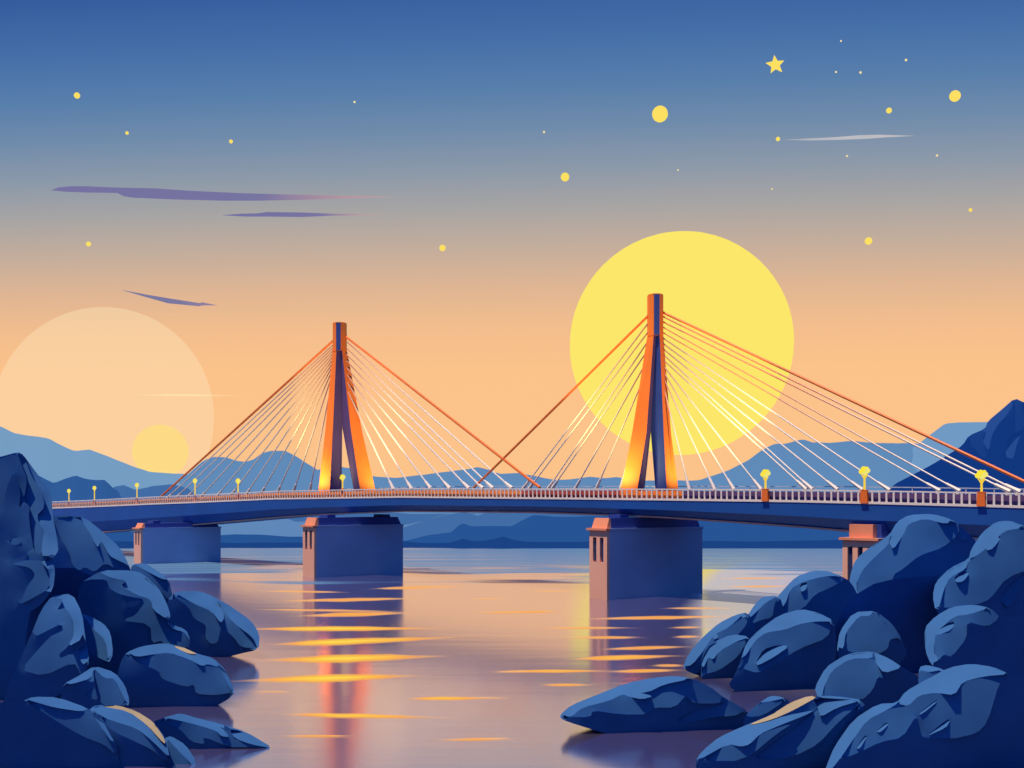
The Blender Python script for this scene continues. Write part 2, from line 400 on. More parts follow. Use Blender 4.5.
rock('L', 94, 'A', 'broad humped boulder right of the tall crag, below the deck end',
     [(190, 425), (240, 422), (310, 430), (362, 470), (440, 540), (470, 600), (480, 630), (440, 700), (350, 760), (250, 800), (150, 780), (150, 600), (180, 430)],
     light=[[(290, 430), (320, 438), (365, 480), (445, 545), (472, 605), (440, 590), (400, 570), (370, 512), (358, 540), (345, 520), (325, 480)]],
     mid=[[(190, 430), (290, 430), (325, 480), (345, 520), (358, 540), (370, 512), (400, 570), (472, 605), (478, 625), (430, 622), (385, 595), (345, 630), (310, 610), (290, 625), (265, 605), (245, 540), (210, 495)]])
rock('L', 83, 'B', 'long boulder with a pale ridge down its middle, above the pointed waterside boulder',
     [(290, 95), (370, 45), (480, 45), (520, 55), (580, 110), (606, 157), (625, 210), (610, 238), (680, 260), (696, 300), (690, 335), (600, 420), (480, 440), (380, 440), (290, 380), (280, 200)],
     light=[[(358, 48), (480, 47), (517, 60), (577, 115), (605, 160), (622, 210), (612, 225), (560, 190), (550, 150), (500, 135), (440, 100), (465, 85), (400, 70)], [(612, 240), (650, 247), (680, 262), (694, 298), (672, 270), (640, 262)]],
     mid=[[(315, 78), (360, 48), (400, 70), (465, 85), (440, 100), (500, 135), (550, 150), (560, 185), (612, 225), (605, 240), (640, 262), (675, 268), (693, 300), (690, 328), (600, 317), (590, 302), (555, 312), (550, 242), (440, 228), (500, 208), (530, 150), (480, 142), (430, 130), (388, 102), (390, 78)]],
     half=[[(455, 160), (520, 155), (500, 178), (470, 178)]])
rock('L', 104, 'B', 'small rounded boulder peeking out in front of the leftmost bridge pier',
     [(470, 60), (485, 22), (530, 18), (580, 50), (618, 80), (632, 140), (620, 200), (560, 240), (480, 200)],
     light=[[(488, 20), (530, 19), (582, 52), (615, 80), (590, 76), (540, 50)]],
     mid=[[(475, 40), (490, 20), (540, 50), (590, 75), (616, 80), (630, 140), (612, 152), (580, 112), (520, 60)]])
rock('L', 98, 'B', 'blunt boulder jutting farthest right into the water below the leftmost pier',
     [(610, 160), (640, 122), (730, 120), (780, 140), (850, 180), (920, 230), (950, 280), (946, 335), (870, 352), (800, 372), (690, 400), (620, 380), (600, 260)],
     light=[[(640, 126), (730, 121), (772, 135), (802, 165), (822, 215), (808, 240), (775, 195), (705, 165)], [(805, 160), (860, 190), (920, 232), (952, 285), (942, 330), (925, 290), (850, 235), (825, 195)]],
     mid=[[(630, 135), (705, 165), (775, 195), (808, 240), (822, 215), (850, 235), (925, 290), (942, 330), (880, 326), (855, 290), (808, 250), (797, 310), (770, 315), (750, 290), (755, 245), (710, 222), (690, 180)]])
rock('L', 73, 'B', 'angular cracked boulder low on the left edge with several steep facets',
     [(40, 440), (110, 290), (150, 190), (190, 138), (265, 130), (300, 200), (312, 290), (328, 380), (300, 440), (220, 500), (100, 560), (0, 560)],
     light=[[(190, 140), (262, 132), (285, 180), (304, 215), (302, 295), (248, 325), (272, 280), (262, 215), (236, 180), (205, 197), (232, 152)], [(285, 332), (312, 318), (327, 375), (300, 392)]],
     mid=[[(110, 297), (150, 192), (190, 140), (232, 152), (205, 197), (236, 180), (262, 215), (272, 280), (248, 325), (215, 352), (222, 366), (270, 345), (312, 318), (327, 375), (295, 422), (270, 380), (160, 432), (70, 408), (170, 302), (240, 232)]], half=[[(170, 300), (240, 230), (270, 280), (215, 350), (200, 320)]])
rock('L', 77, 'B', 'narrow upright boulder wedged beside the angular cracked one on the left',
     [(295, 205), (320, 208), (380, 240), (405, 275), (414, 350), (397, 387), (340, 420), (270, 400), (280, 250)],
     light=[[(303, 207), (380, 242), (404, 275), (413, 348), (398, 378), (386, 300), (342, 260)]],
     mid=[[(300, 208), (342, 260), (386, 300), (398, 382), (325, 348), (305, 290)]])
rock('L', 69, 'B', 'small slumped boulder just left of the pointed waterside boulder',
     [(230, 462), (290, 430), (345, 394), (420, 418), (457, 465), (474, 520), (467, 545), (400, 600), (260, 620), (220, 520)],
     light=[[(340, 400), (382, 440), (420, 440), (466, 538), (472, 518), (452, 465), (416, 422), (355, 400)], [(240, 456), (330, 418), (342, 408), (332, 440), (260, 462)]],
     mid=[[(340, 402), (382, 440), (420, 440), (466, 538), (370, 542), (345, 462)], [(310, 500), (345, 470), (358, 520), (335, 515)]])
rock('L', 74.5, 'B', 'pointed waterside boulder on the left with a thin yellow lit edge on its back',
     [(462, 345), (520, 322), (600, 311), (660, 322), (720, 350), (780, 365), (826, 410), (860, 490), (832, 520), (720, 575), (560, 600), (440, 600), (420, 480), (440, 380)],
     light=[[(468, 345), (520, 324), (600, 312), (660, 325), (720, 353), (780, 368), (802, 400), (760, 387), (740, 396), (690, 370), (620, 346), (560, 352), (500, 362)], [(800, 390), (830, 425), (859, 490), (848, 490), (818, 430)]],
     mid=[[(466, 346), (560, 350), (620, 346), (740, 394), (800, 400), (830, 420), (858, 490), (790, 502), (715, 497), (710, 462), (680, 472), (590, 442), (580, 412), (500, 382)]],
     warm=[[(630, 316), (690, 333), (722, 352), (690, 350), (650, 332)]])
rock('L', 57, 'B', 'large sloping slab filling the bottom left corner',
     [(80, 525), (120, 507), (210, 509), (320, 548), (372, 590), (428, 690), (440, 760), (430, 860), (-60, 860), (-60, 520), (0, 530)],
     light=[[(96, 516), (120, 508), (210, 510), (325, 548), (300, 562), (200, 547), (130, 527)], [(325, 552), (372, 590), (427, 690), (400, 662), (345, 582)]],
     mid=[[(90, 522), (130, 527), (200, 546), (300, 561), (325, 550), (345, 581), (400, 661), (427, 690), (422, 718), (380, 682), (300, 652), (200, 592)]])
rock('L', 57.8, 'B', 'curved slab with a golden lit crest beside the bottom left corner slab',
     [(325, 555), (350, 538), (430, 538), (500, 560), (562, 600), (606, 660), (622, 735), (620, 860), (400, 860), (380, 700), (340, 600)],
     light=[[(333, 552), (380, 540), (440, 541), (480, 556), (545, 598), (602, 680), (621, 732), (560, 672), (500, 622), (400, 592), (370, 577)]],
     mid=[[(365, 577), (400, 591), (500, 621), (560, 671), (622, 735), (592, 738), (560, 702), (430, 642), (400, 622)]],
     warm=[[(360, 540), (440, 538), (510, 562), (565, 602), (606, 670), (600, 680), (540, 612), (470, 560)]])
rock('L', 58.4, 'B', 'small dark slab cut by the bottom edge, left of the long flat rock tip',
     [(600, 660), (625, 650), (680, 684), (716, 740), (735, 860), (580, 860), (600, 735)],
     light=[[(606, 655), (640, 658), (686, 690), (717, 740), (730, 790), (690, 742), (640, 692)]],
     mid=[[(606, 665), (640, 691), (690, 741), (728, 800), (650, 800), (620, 735)]])
rock('L', 62, 'B', 'long low rock tapering to a sharp tip in the water at bottom left',
     [(555, 600), (610, 580), (660, 567), (720, 585), (800, 605), (900, 635), (1002, 697), (962, 735), (860, 800), (720, 830), (640, 840), (560, 760)],
     light=[[(598, 582), (660, 568), (720, 586), (800, 609), (842, 655), (810, 652), (790, 632), (740, 616), (690, 602)], [(838, 628), (900, 638), (992, 695), (920, 682), (860, 660)]],
     mid=[[(590, 588), (690, 601), (740, 616), (790, 631), (842, 656), (920, 681), (994, 696), (900, 692), (840, 692), (740, 652), (750, 682), (700, 672), (660, 627)]])
relief('shore', 'B', [(-60, 100), (230, 20), (420, 100), (600, 250), (560, 420), (470, 470), (480, 560), (560, 600), (620, 860), (-60, 860)], [], 88, 'L', (bank,))['kind'] = 'structure'

# right shore
rock('R', 99, 'C', 'biggest domed boulder of the right shore, standing in front of the rightmost pier',
     [(380, 790), (388, 715), (405, 660), (450, 618), (530, 570), (560, 518), (603, 493), (690, 489), (762, 510), (832, 570), (870, 620), (870, 720), (840, 1000), (620, 1050), (480, 940), (405, 850)],
     light=[[(530, 592), (540, 562), (572, 513), (605, 494), (690, 490), (758, 511), (740, 527), (660, 506), (600, 526), (585, 562), (545, 622)], [(385, 715), (402, 664), (450, 620), (532, 574), (530, 600), (465, 660), (430, 700), (407, 755), (437, 815), (410, 838), (386, 781)]],
     mid=[[(405, 755), (430, 700), (465, 660), (530, 600), (545, 622), (585, 562), (600, 526), (660, 506), (740, 527), (782, 522), (788, 560), (730, 612), (640, 642), (580, 692), (545, 712), (545, 762), (522, 782), (560, 842), (597, 815), (570, 877), (545, 842), (525, 847), (470, 832), (437, 815)]],
     half=[[(782, 522), (832, 572), (800, 590), (780, 570)]])
rock('R', 86, 'C', 'large boulder at the right edge with two pale lobes, beneath the deck',
     [(690, 790), (700, 740), (752, 688), (822, 655), (830, 620), (870, 558), (922, 518), (972, 514), (1012, 530), (1080, 545), (1080, 960), (900, 960), (760, 900), (700, 845)],
     light=[[(822, 655), (830, 620), (875, 556), (925, 517), (972, 515), (1020, 540), (950, 552), (902, 602), (852, 642)], [(692, 800), (704, 742), (755, 693), (822, 663), (810, 692), (752, 722), (732, 762), (714, 830), (700, 832)], [(768, 722), (800, 700), (826, 705), (802, 737), (775, 740)], [(885, 612), (930, 570), (942, 575), (910, 617), (888, 624)]],
     mid=[[(712, 832), (732, 762), (752, 722), (822, 665), (852, 642), (902, 602), (950, 552), (1020, 540), (1080, 580), (1080, 680), (960, 722), (900, 802), (850, 822), (760, 832)], [(930, 802), (975, 742), (1035, 700), (1012, 762), (970, 837)]])
rock('R', 84, 'D', 'small squarish boulder below the big domed one on the right',
     [(340, 330), (350, 268), (400, 198), (482, 193), (542, 240), (580, 300), (600, 360), (520, 420), (400, 420), (345, 370)],
     light=[[(343, 325), (353, 265), (400, 199), (472, 195), (460, 212), (420, 212), (372, 272), (364, 332)]],
     mid=[[(362, 332), (372, 272), (420, 212), (472, 196), (522, 242), (570, 292), (532, 297), (527, 332), (490, 352), (400, 347)]])
rock('R', 72, 'D', 'rounded boulder directly above the yellow edged slab on the right',
     [(258, 475), (298, 400), (360, 360), (400, 346), (470, 341), (532, 368), (580, 400), (650, 440), (660, 560), (540, 620), (420, 600), (340, 560), (268, 505)],
     light=[[(260, 474), (300, 400), (320, 385), (370, 355), (470, 343), (470, 367), (390, 367), (320, 412), (292, 472), (287, 502), (268, 494)], [(475, 343), (578, 400), (512, 422), (480, 382)]],
     mid=[[(285, 502), (292, 472), (320, 412), (390, 367), (470, 367), (480, 382), (512, 422), (517, 442), (490, 432), (472, 482), (430, 522), (340, 505)]])
rock('R', 74, 'D', 'steep boulder with a pale left rim near the right edge, above the bottom right slab',
     [(660, 255), (700, 213), (760, 178), (842, 170), (902, 183), (940, 220), (1080, 200), (1080, 480), (860, 480), (720, 440), (684, 390), (663, 340)],
     light=[[(664, 340), (664, 250), (705, 210), (765, 180), (860, 171), (892, 185), (820, 207), (770, 212), (702, 272), (692, 342), (714, 372), (688, 385)], [(697, 277), (740, 240), (772, 232), (760, 262), (710, 282)]],
     mid=[[(700, 367), (692, 302), (702, 272), (770, 212), (820, 207), (892, 185), (932, 222), (890, 252), (815, 232), (815, 292), (760, 362), (730, 352), (714, 372)]])
rock('R', 68, 'D', 'smallest stone on the right, half hidden behind the bottom right slab',
     [(636, 460), (641, 398), (670, 391), (728, 406), (770, 440), (760, 520), (660, 520)],
     light=[[(640, 402), (670, 392), (727, 408), (680, 417), (650, 412)]], mid=[[(639, 455), (643, 410), (680, 417), (722, 410), (690, 430), (650, 455)]])
rock('R', 56, 'D', 'largest slab in the bottom right corner with a long pale upper ridge',
     [(280, 830), (300, 765), (330, 690), (400, 590), (490, 533), (560, 530), (590, 488), (660, 448), (750, 400), (830, 386), (912, 398), (972, 425), (1080, 440), (1080, 860), (280, 860)],
     light=[[(290, 775), (330, 690), (400, 590), (490, 534), (562, 531), (530, 552), (450, 592), (400, 662), (360, 722), (318, 775)], [(562, 532), (590, 490), (660, 450), (750, 401), (830, 388), (912, 400), (968, 425), (880, 432), (800, 452), (770, 502), (700, 492), (640, 502), (600, 542)], [(480, 637), (520, 600), (530, 608), (500, 637)], [(408, 697), (440, 650), (452, 650), (425, 697)], [(635, 572), (700, 520), (714, 520), (650, 572)], [(662, 655), (740, 592), (756, 590), (740, 620)]],
     mid=[[(345, 740), (400, 662), (450, 592), (530, 552), (600, 542), (640, 502), (700, 492), (770, 502), (800, 452), (880, 432), (966, 427), (935, 452), (890, 602), (850, 642), (760, 662), (660, 657), (640, 642), (632, 572), (580, 657), (500, 672), (420, 712)]])
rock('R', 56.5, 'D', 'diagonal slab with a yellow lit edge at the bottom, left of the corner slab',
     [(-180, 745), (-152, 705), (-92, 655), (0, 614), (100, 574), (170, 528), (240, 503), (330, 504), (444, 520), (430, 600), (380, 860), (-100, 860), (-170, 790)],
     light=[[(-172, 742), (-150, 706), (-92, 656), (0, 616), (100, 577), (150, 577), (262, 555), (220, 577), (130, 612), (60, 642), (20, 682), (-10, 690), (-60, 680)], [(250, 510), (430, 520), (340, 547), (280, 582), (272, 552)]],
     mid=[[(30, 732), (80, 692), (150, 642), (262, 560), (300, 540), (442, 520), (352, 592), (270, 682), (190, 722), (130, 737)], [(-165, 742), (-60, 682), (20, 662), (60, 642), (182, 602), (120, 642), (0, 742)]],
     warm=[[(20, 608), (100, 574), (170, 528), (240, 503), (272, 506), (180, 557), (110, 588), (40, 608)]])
rock('R', 66.5, 'E', 'lone low whaleback rock lying in the water left of the right shore',
     [(218, 575), (260, 538), (360, 498), (460, 458), (560, 438), (640, 430), (712, 443), (772, 473), (822, 513), (882, 543), (912, 570), (920, 620), (880, 680), (700, 700), (560, 690), (400, 645), (280, 610), (225, 590)],
     light=[[(224, 572), (262, 540), (365, 498), (465, 460), (560, 440), (640, 432), (692, 443), (600, 462), (540, 492), (450, 497), (400, 522), (300, 547), (260, 582)], [(440, 492), (500, 490), (562, 505), (520, 517), (470, 507)]],
     mid=[[(232, 582), (300, 547), (400, 522), (450, 497), (540, 492), (600, 462), (692, 443), (770, 478), (820, 518), (800, 532), (700, 532), (680, 502), (640, 547), (560, 547), (540, 572), (440, 572), (340, 557), (330, 582)], [(640, 592), (720, 552), (840, 530), (892, 560), (860, 577), (780, 582), (700, 602)]])
rock('R', 63.5, 'E', 'little pointed rock between the lone whaleback rock and the yellow edged slab',
     [(888, 585), (950, 528), (990, 503), (1032, 508), (1060, 525), (1080, 580), (1000, 660), (900, 650)],
     light=[[(948, 530), (990, 505), (1042, 512), (1000, 522)]], mid=[[(902, 582), (950, 532), (1000, 522), (1040, 525), (960, 577)]])
rock('R', 88, 'E', 'leftmost sloping boulder of the right shore, its flank rising from the water',
     [(668, 400), (690, 350), (740, 290), (800, 238), (860, 208), (905, 198), (930, 240), (940, 300), (930, 440), (860, 480), (760, 440), (690, 418)],
     light=[[(670, 397), (690, 350), (740, 290), (800, 239), (860, 209), (892, 202), (840, 252), (780, 282), (750, 332), (702, 392)], [(775, 270), (790, 268), (800, 290), (780, 300)]],
     mid=[[(676, 410), (702, 392), (750, 332), (780, 282), (840, 252), (900, 210), (905, 242), (850, 302), (770, 312), (740, 362), (730, 425)]])
rock('R', 86.5, 'E', 'small rounded boulder at the waterline before the leftmost right shore boulder',
     [(734, 430), (738, 380), (780, 308), (850, 278), (915, 288), (930, 340), (920, 440), (860, 490), (780, 470), (745, 450)],
     light=[[(737, 390), (781, 310), (852, 280), (908, 290), (860, 307), (800, 342), (780, 372), (762, 362), (744, 402)]],
     mid=[[(738, 427), (744, 402), (762, 365), (780, 372), (800, 342), (860, 307), (905, 300), (870, 362), (800, 412)]])
rock('R', 81, 'D', 'broad boulder with a pointed right end and an oval pale facet, right waterline',
     [(-14, 380), (8, 310), (58, 260), (130, 208), (210, 186), (272, 200), (330, 230), (340, 330), (330, 440), (300, 520), (100, 520), (0, 500), (-60, 470), (-30, 420)],
     light=[[(-8, 365), (20, 303), (60, 260), (130, 210), (210, 188), (272, 204), (324, 232), (260, 232), (200, 242), (150, 262), (80, 272), (40, 302), (10, 352)], [(43, 382), (70, 335), (120, 318), (167, 322), (110, 362), (50, 394)]],
     mid=[[(-10, 402), (10, 352), (40, 302), (80, 272), (150, 262), (200, 242), (260, 232), (324, 232), (307, 292), (200, 332), (110, 392), (50, 422)]])
rock('R', 94, 'D', 'round topped boulder touching the left side of the biggest domed boulder',
     [(100, 230), (108, 160), (140, 120), (190, 68), (250, 46), (312, 48), (352, 65), (390, 85), (440, 180), (420, 300), (300, 330), (130, 300)],
     light=[[(104, 215), (110, 160), (145, 118), (190, 69), (250, 47), (312, 50), (347, 65), (290, 67), (215, 87), (170, 112), (150, 172)], [(205, 95), (232, 88), (228, 115), (208, 125)]],
     mid=[[(104, 218), (150, 172), (170, 112), (215, 87), (290, 67), (347, 66), (368, 80), (320, 107), (260, 132), (215, 187), (130, 212)]])
rock('R', 92, 'D', 'small smooth boulder tucked left of the round topped one on the right shore',
     [(-30, 330), (0, 230), (40, 168), (70, 140), (130, 138), (150, 200), (130, 320), (60, 360), (-20, 350)],
     light=[[(0, 238), (40, 170), (72, 141), (125, 139), (80, 162), (40, 202)]], mid=[[(2, 252), (40, 202), (80, 162), (125, 140), (110, 172), (105, 217), (60, 227)]])
relief('shore', 'D', [(300, 330), (380, 150), (500, 80), (760, 60), (1080, 40), (1080, 860), (500, 860), (330, 700), (230, 560), (240, 480)], [], 91, 'R', (bank,))['kind'] = 'structure'

# right mountain
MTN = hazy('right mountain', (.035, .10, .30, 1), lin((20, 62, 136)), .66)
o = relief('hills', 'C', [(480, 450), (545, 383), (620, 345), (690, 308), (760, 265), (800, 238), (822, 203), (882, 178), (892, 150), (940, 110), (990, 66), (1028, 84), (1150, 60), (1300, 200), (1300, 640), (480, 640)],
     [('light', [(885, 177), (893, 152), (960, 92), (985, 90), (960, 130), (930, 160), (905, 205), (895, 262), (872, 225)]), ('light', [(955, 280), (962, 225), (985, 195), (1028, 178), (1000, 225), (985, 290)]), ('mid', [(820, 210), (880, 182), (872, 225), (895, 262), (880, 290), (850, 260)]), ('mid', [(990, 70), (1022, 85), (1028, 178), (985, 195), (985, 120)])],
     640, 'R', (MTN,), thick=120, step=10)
tag(o, kind='structure')

# ------------------------------------------------------------ bridge
N = Vector((.7071, .7071, 0)); HW = 5.5
ZT = ([-600, 52, 150, 273, 400, 500, 650, 800, 1000, 1200], [8.5, 11.7, 12.95, 14.15, 14.45, 14.25, 14.0, 13.75, 13.23, 12.7])
HT = ([-600, 52, 100, 220, 320, 400, 530, 650, 800, 850, 1000, 1200], [8, 7.2, 6.3, 4.3, 2.9, 2.35, 2.05, 2.3, 3.1, 3.4, 3.55, 3.7])
def pxof(y): return 512+F*(174-y)/y
def zd(y): return float(np.interp(pxof(y), *ZT))
def hd(y): return float(np.interp(pxof(y), *HT))
def dk(y, off=0.0, dz=0.0):
    """point on the deck: y = depth of its station on the near edge, off = metres across, dz = above the deck"""
    return Vector((174-y, y, zd(y)+dz)) + N*off
def yat(px): return 174/(1+(px-512)/F)
BR = thing('cable_stayed_bridge', 'long cable stayed bridge with two orange pylons crossing the whole view', 'bridge', loc=dk(yat(512)))
BR.location = (0, 0, 0)
navy = paint('navy girder paint', (.012, .085, .35, 1), .55, .25, .08, .15)
cream = paint('cream railing paint', (.97, .82, .74, 1), .5, .3, .03, 1)
orange = paint('orange steel paint', (1, .27, .05, 1), .5, .3, .06, .4)
purple = paint('plum inner shade', (.085, .05, .21, 1), .55, .25, .08, .3)  # shade of the inner leg faces, put into the colour
dkblue = paint('midnight blue inner shade', (.03, .06, .30, 1), .55, .25, .08, .3)
redor = paint('red orange parapet', (1, .32, .09, 1), .6, .2, .1, .8)
maroon = paint('maroon parapet', (.13, .07, .20, 1), .6, .2, .15, .8)
asphalt = paint('asphalt', (.05, .05, .055, 1), .9, .1, .2, 2)
stations = list(np.linspace(108, 345, 120))
def sweep(bm, sec, ys=stations):
    """sweep a section (list of (off, dz) functions of y) along the deck"""
    prev = None
    for y in ys:
        r = [bm.verts.new(dk(y, *q)) for q in sec(y)]
        if prev:
            for i in range(len(r)): bm.faces.new((prev[i], prev[(i+1) % len(r)], r[(i+1) % len(r)], r[i]))
        else: bm.faces.new(r)
        prev = r
    bm.faces.new(prev[::-1])
bm = bmesh.new(); sweep(bm, lambda y: [(0, 0), (0, -.58*hd(y)), (1.3, -hd(y)), (2*HW-1.3, -hd(y)), (2*HW, -.58*hd(y)), (2*HW, 0)])
obj('girder', bm, navy, BR)
bm = bmesh.new(); sweep(bm, lambda y: [(.5, .004), (2*HW-.5, .004), (2*HW-.5, .05), (.5, .05)])
obj('roadway', bm, asphalt, BR)
bm = bmesh.new(); sweep(bm, lambda y: [(1.05, -hd(y)-.2), (1.05, -hd(y)+.03), (1.42, -hd(y)-.003), (1.42, -hd(y)-.2)])
obj('edge_trim', bm, paint('salmon trim', (1, .42, .28, 1), .6, .2), BR)

RH = 1.52
def rh(y): return float(np.interp(y, [150, 200, 250, 300], [1.52, 1.56, 1.75, 1.8]))
front = obj('railing', (lambda b: (sweep(b, lambda y: [(-.08, -.05), (-.08, .24), (.12, .24), (.12, -.05)]), b)[1])(bmesh.new()), cream, BR)
bm = bmesh.new(); sweep(bm, lambda y: [(-.06, rh(y)-.1), (-.06, rh(y)+.07), (.1, rh(y)+.07), (.1, rh(y)-.1)])
obj('top_rail', bm, cream, front)
def bal(bm, y, w=.115):
    a, b = dk(y, -.03, .24), dk(y, -.03, rh(y)-.1); t = Vector((-.7071, .7071, 0))
    hexa(bm, [a+t*w-N*.02, a-t*w-N*.02, a-t*w+N*.08, a+t*w+N*.08], [b+t*w-N*.02, b-t*w-N*.02, b-t*w+N*.08, b+t*w+N*.08])
y = 117.2; k = 0; rest = bmesh.new()
while y < 318:
    if k < 98: bb = bmesh.new(); bal(bb, y); obj('baluster', bb, cream, front)
    else: bal(rest, y, .075)
    k += 1; y += .63
o = obj('balusters', rest, cream, front); o['kind'] = 'stuff'
def parapet(y0, y1, mat):
    b = bmesh.new(); sweep(b, lambda y: [(.45, .05), (.45, RH-.22), (.62, RH-.22), (.62, .05)], list(np.linspace(y0, y1, 40))); return obj('parapet', b, mat, BR)
parapet(yat(520)+.003, 340, redor); parapet(yat(618)+.003, yat(520), paint('russet parapet', (.45, .08, .06, 1), .6, .2, .15, .8)); parapet(yat(680)+.003, yat(618), orange); parapet(110, yat(680), maroon)
back_r = obj('railing', (lambda b: (sweep(b, lambda y: [(2*HW-.1, .05), (2*HW-.1, .25), (2*HW+.05, .25), (2*HW+.05, .05)]), b)[1])(bmesh.new()), cream, BR)
bm = bmesh.new(); sweep(bm, lambda y: [(2*HW-.08, 1.95), (2*HW-.08, 2.08), (2*HW+.05, 2.08), (2*HW+.05, 1.95)]); obj('top_rail', bm, paint('pale blue rail', (.55, .6, .75, 1), .5), back_r)
bm = bmesh.new()
for y in np.arange(112, 335, 2.4):
    a = dk(y, 2*HW-.02, .25); tube(bm, a, a+Vector((0, 0, 1.7)), .06, 4)
o = obj('balusters', bm, cream, back_r); o['kind'] = 'stuff'

# pylons: each two splayed legs under one mast, orange with shade painted dark on the inner faces
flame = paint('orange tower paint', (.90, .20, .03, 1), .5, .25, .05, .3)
def pylon(Y, mast, left, right, top, join, lo_mat):
    zb = 13.6
    root = bpy.data.objects.new('pylon', None); COL.objects.link(root); root.parent = BR
    def X(px, yy): return (px-512)/F*Y
    def Z(py): return CH+(HZ-py)/F*Y
    def leg(tp, bp, mp, inner_mat, flip):
        bm = bmesh.new()
        def ring(p3, z, wide):
            a, b, c = (X(q, Y) for q in p3); d = wide
            return [(a, Y, z), (b, Y-d, z), (c, Y, z), (b, Y+d, z)]
        rg = [[bm.verts.new(q) for q in r_] for r_ in (ring(bp, zb, 1.5), ring(mp[0], Z(mp[1]), 1.25), ring(tp, Z(join), .9))]
        fs = [bm.faces.new(rg[0][::-1]), bm.faces.new(rg[2])]
        for i in range(4):
            for k_ in (0, 1): fs.append(bm.faces.new((rg[k_][i], rg[k_][(i+1) % 4], rg[k_+1][(i+1) % 4], rg[k_+1][i])))
        for f_ in fs: f_.material_index = 0
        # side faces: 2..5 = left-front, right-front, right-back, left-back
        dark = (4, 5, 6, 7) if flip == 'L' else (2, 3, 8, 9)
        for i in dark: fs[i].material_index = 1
        return obj('leg', bm, [flame, inner_mat], root)
    leg(left[0], left[1], left[2], lo_mat[0], 'L'); leg(right[0], right[1], right[2], lo_mat[1], 'R')
    # mast: hollow-fronted shaft with a dark central stripe panel
    a, b, c, d = (X(q, Y) for q in mast)
    z0, z1 = Z(join+6), Z(top+1.5)
    bm = bmesh.new(); w = 1.05
    hexa(bm, [(a, Y-.3, z0), (b, Y-w, z0), (c, Y-w, z0), (d, Y-.3, z0), (d, Y+w, z0), (a, Y+w, z0)], [(a, Y-.3, z1), (b, Y-w, z1), (c, Y-w, z1), (d, Y-.3, z1), (d, Y+w, z1), (a, Y+w, z1)])
    ms = obj('mast', bm, flame, root)
    bm = bmesh.new(); z2 = z0
    hexa(bm, [(b, Y-w-.12, z2), (c, Y-w-.12, z2), (c, Y-w-.003, z2), (b, Y-w-.003, z2)], [(b, Y-w-.12, z1), (c, Y-w-.12, z1), (c, Y-w-.003, z1), (b, Y-w-.003, z1)])
    obj('stripe_panel', bm, dkblue, ms)
    bm = bmesh.new(); hexa(bm, [(a+.02, Y-.3, z1+.003), (b, Y-w-.1, z1+.003), (c, Y-w-.1, z1+.003), (d-.02, Y-.3, z1+.003), (d-.02, Y+w, z1+.003), (a+.02, Y+w, z1+.003)], [(a+.02, Y-.3, z1+.12), (b, Y-w-.1, z1+.12), (c, Y-w-.1, z1+.12), (d-.02, Y-.3, z1+.12), (d-.02, Y+w, z1+.12), (a+.02, Y+w, z1+.12)])
    obj('mast_cap', bm, orange, ms)
    return root
Y2 = 181.8/(1+(347.5-512)/F); Y3 = 181.8/(1+(651-512)/F)
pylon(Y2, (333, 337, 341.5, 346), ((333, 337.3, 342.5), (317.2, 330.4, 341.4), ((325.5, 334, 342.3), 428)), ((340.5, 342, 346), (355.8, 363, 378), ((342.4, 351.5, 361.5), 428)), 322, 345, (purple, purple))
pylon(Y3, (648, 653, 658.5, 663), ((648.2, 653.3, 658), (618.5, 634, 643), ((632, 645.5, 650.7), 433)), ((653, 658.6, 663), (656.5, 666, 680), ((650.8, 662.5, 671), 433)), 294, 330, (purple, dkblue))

# stay cables
def cmat():
    m, nt, o = newmat('stay cable sheath')
    p = nt.nodes.new('ShaderNodeBsdfPrincipled'); p.inputs['Roughness'].default_value = .5
    tc = nt.nodes.new('ShaderNodeTexCoord'); sp = nt.nodes.new('ShaderNodeSeparateXYZ'); r = nt.nodes.new('ShaderNodeValToRGB')
    r.color_ramp.elements[0].color = (.98, .84, .76, 1); r.color_ramp.elements[0].position = .45
    r.color_ramp.elements[1].color = (.62, .26, .18, 1); r.color_ramp.elements[1].position = .95
    nt.links.new(tc.outputs['Generated'], sp.inputs[0]); nt.links.new(sp.outputs[2], r.inputs[0]); nt.links.new(r.outputs[0], p.inputs['Base Color']); nt.links.new(p.outputs[0], o.inputs[0])
    return m
CAB = cmat(); CABO = paint('orange stay sheath', (1, .20, .04, 1), .5, .3, .05)
def cable(Y, px, py, ax, r, mat, sock=True):
    p = at(px, py, Y); y = 181.8/(1+(ax-512)/F); yf = y-HW*.7071
    q = dk(yf, HW, 1.78)
    bm = bmesh.new(); tube(bm, p, q, r, 6)
    c = obj('stay_cable', bm, mat, BR)
    if sock:
        d = (p-q).normalized(); bm = bmesh.new(); tube(bm, dk(yf, HW, .05), q, r*2.2, 6, r*2.2); tube(bm, q-d*.3, q+d*1.6, r*2.6, 6, r*1.6); obj('cable_socket', bm, cream, c)
CABW = CAB.copy(); CABW.name = 'orange cream stay sheath'
rw = [n for n in CABW.node_tree.nodes if n.type == 'VALTORGB'][0].color_ramp
rw.elements[0].position = .1; rw.elements[1].position = .6; rw.elements[1].color = (.85, .20, .06, 1)
def fan(Y, px, y0, y1, anchors, rr):
    n = len(anchors)
    for i, a in enumerate(anchors): cable(Y, px, y0+(y1-y0)*i/max(1, n-1), a, rr*(1.25 if a > 1000 else 1), CABW if a > 900 else CAB)
cable(Y2, 334, 340, 160, .25, CABO, False); cable(Y2, 345, 336, 540, .25, CABO, False)
cable(Y3, 649, 315, 474, .21, CABO, False); cable(Y3, 662, 312, 1046, .21, CABO, False)
fan(Y2, 334, 344, 372, [168, 177, 188, 202, 218, 232, 247, 262, 278, 294, 310], .14)
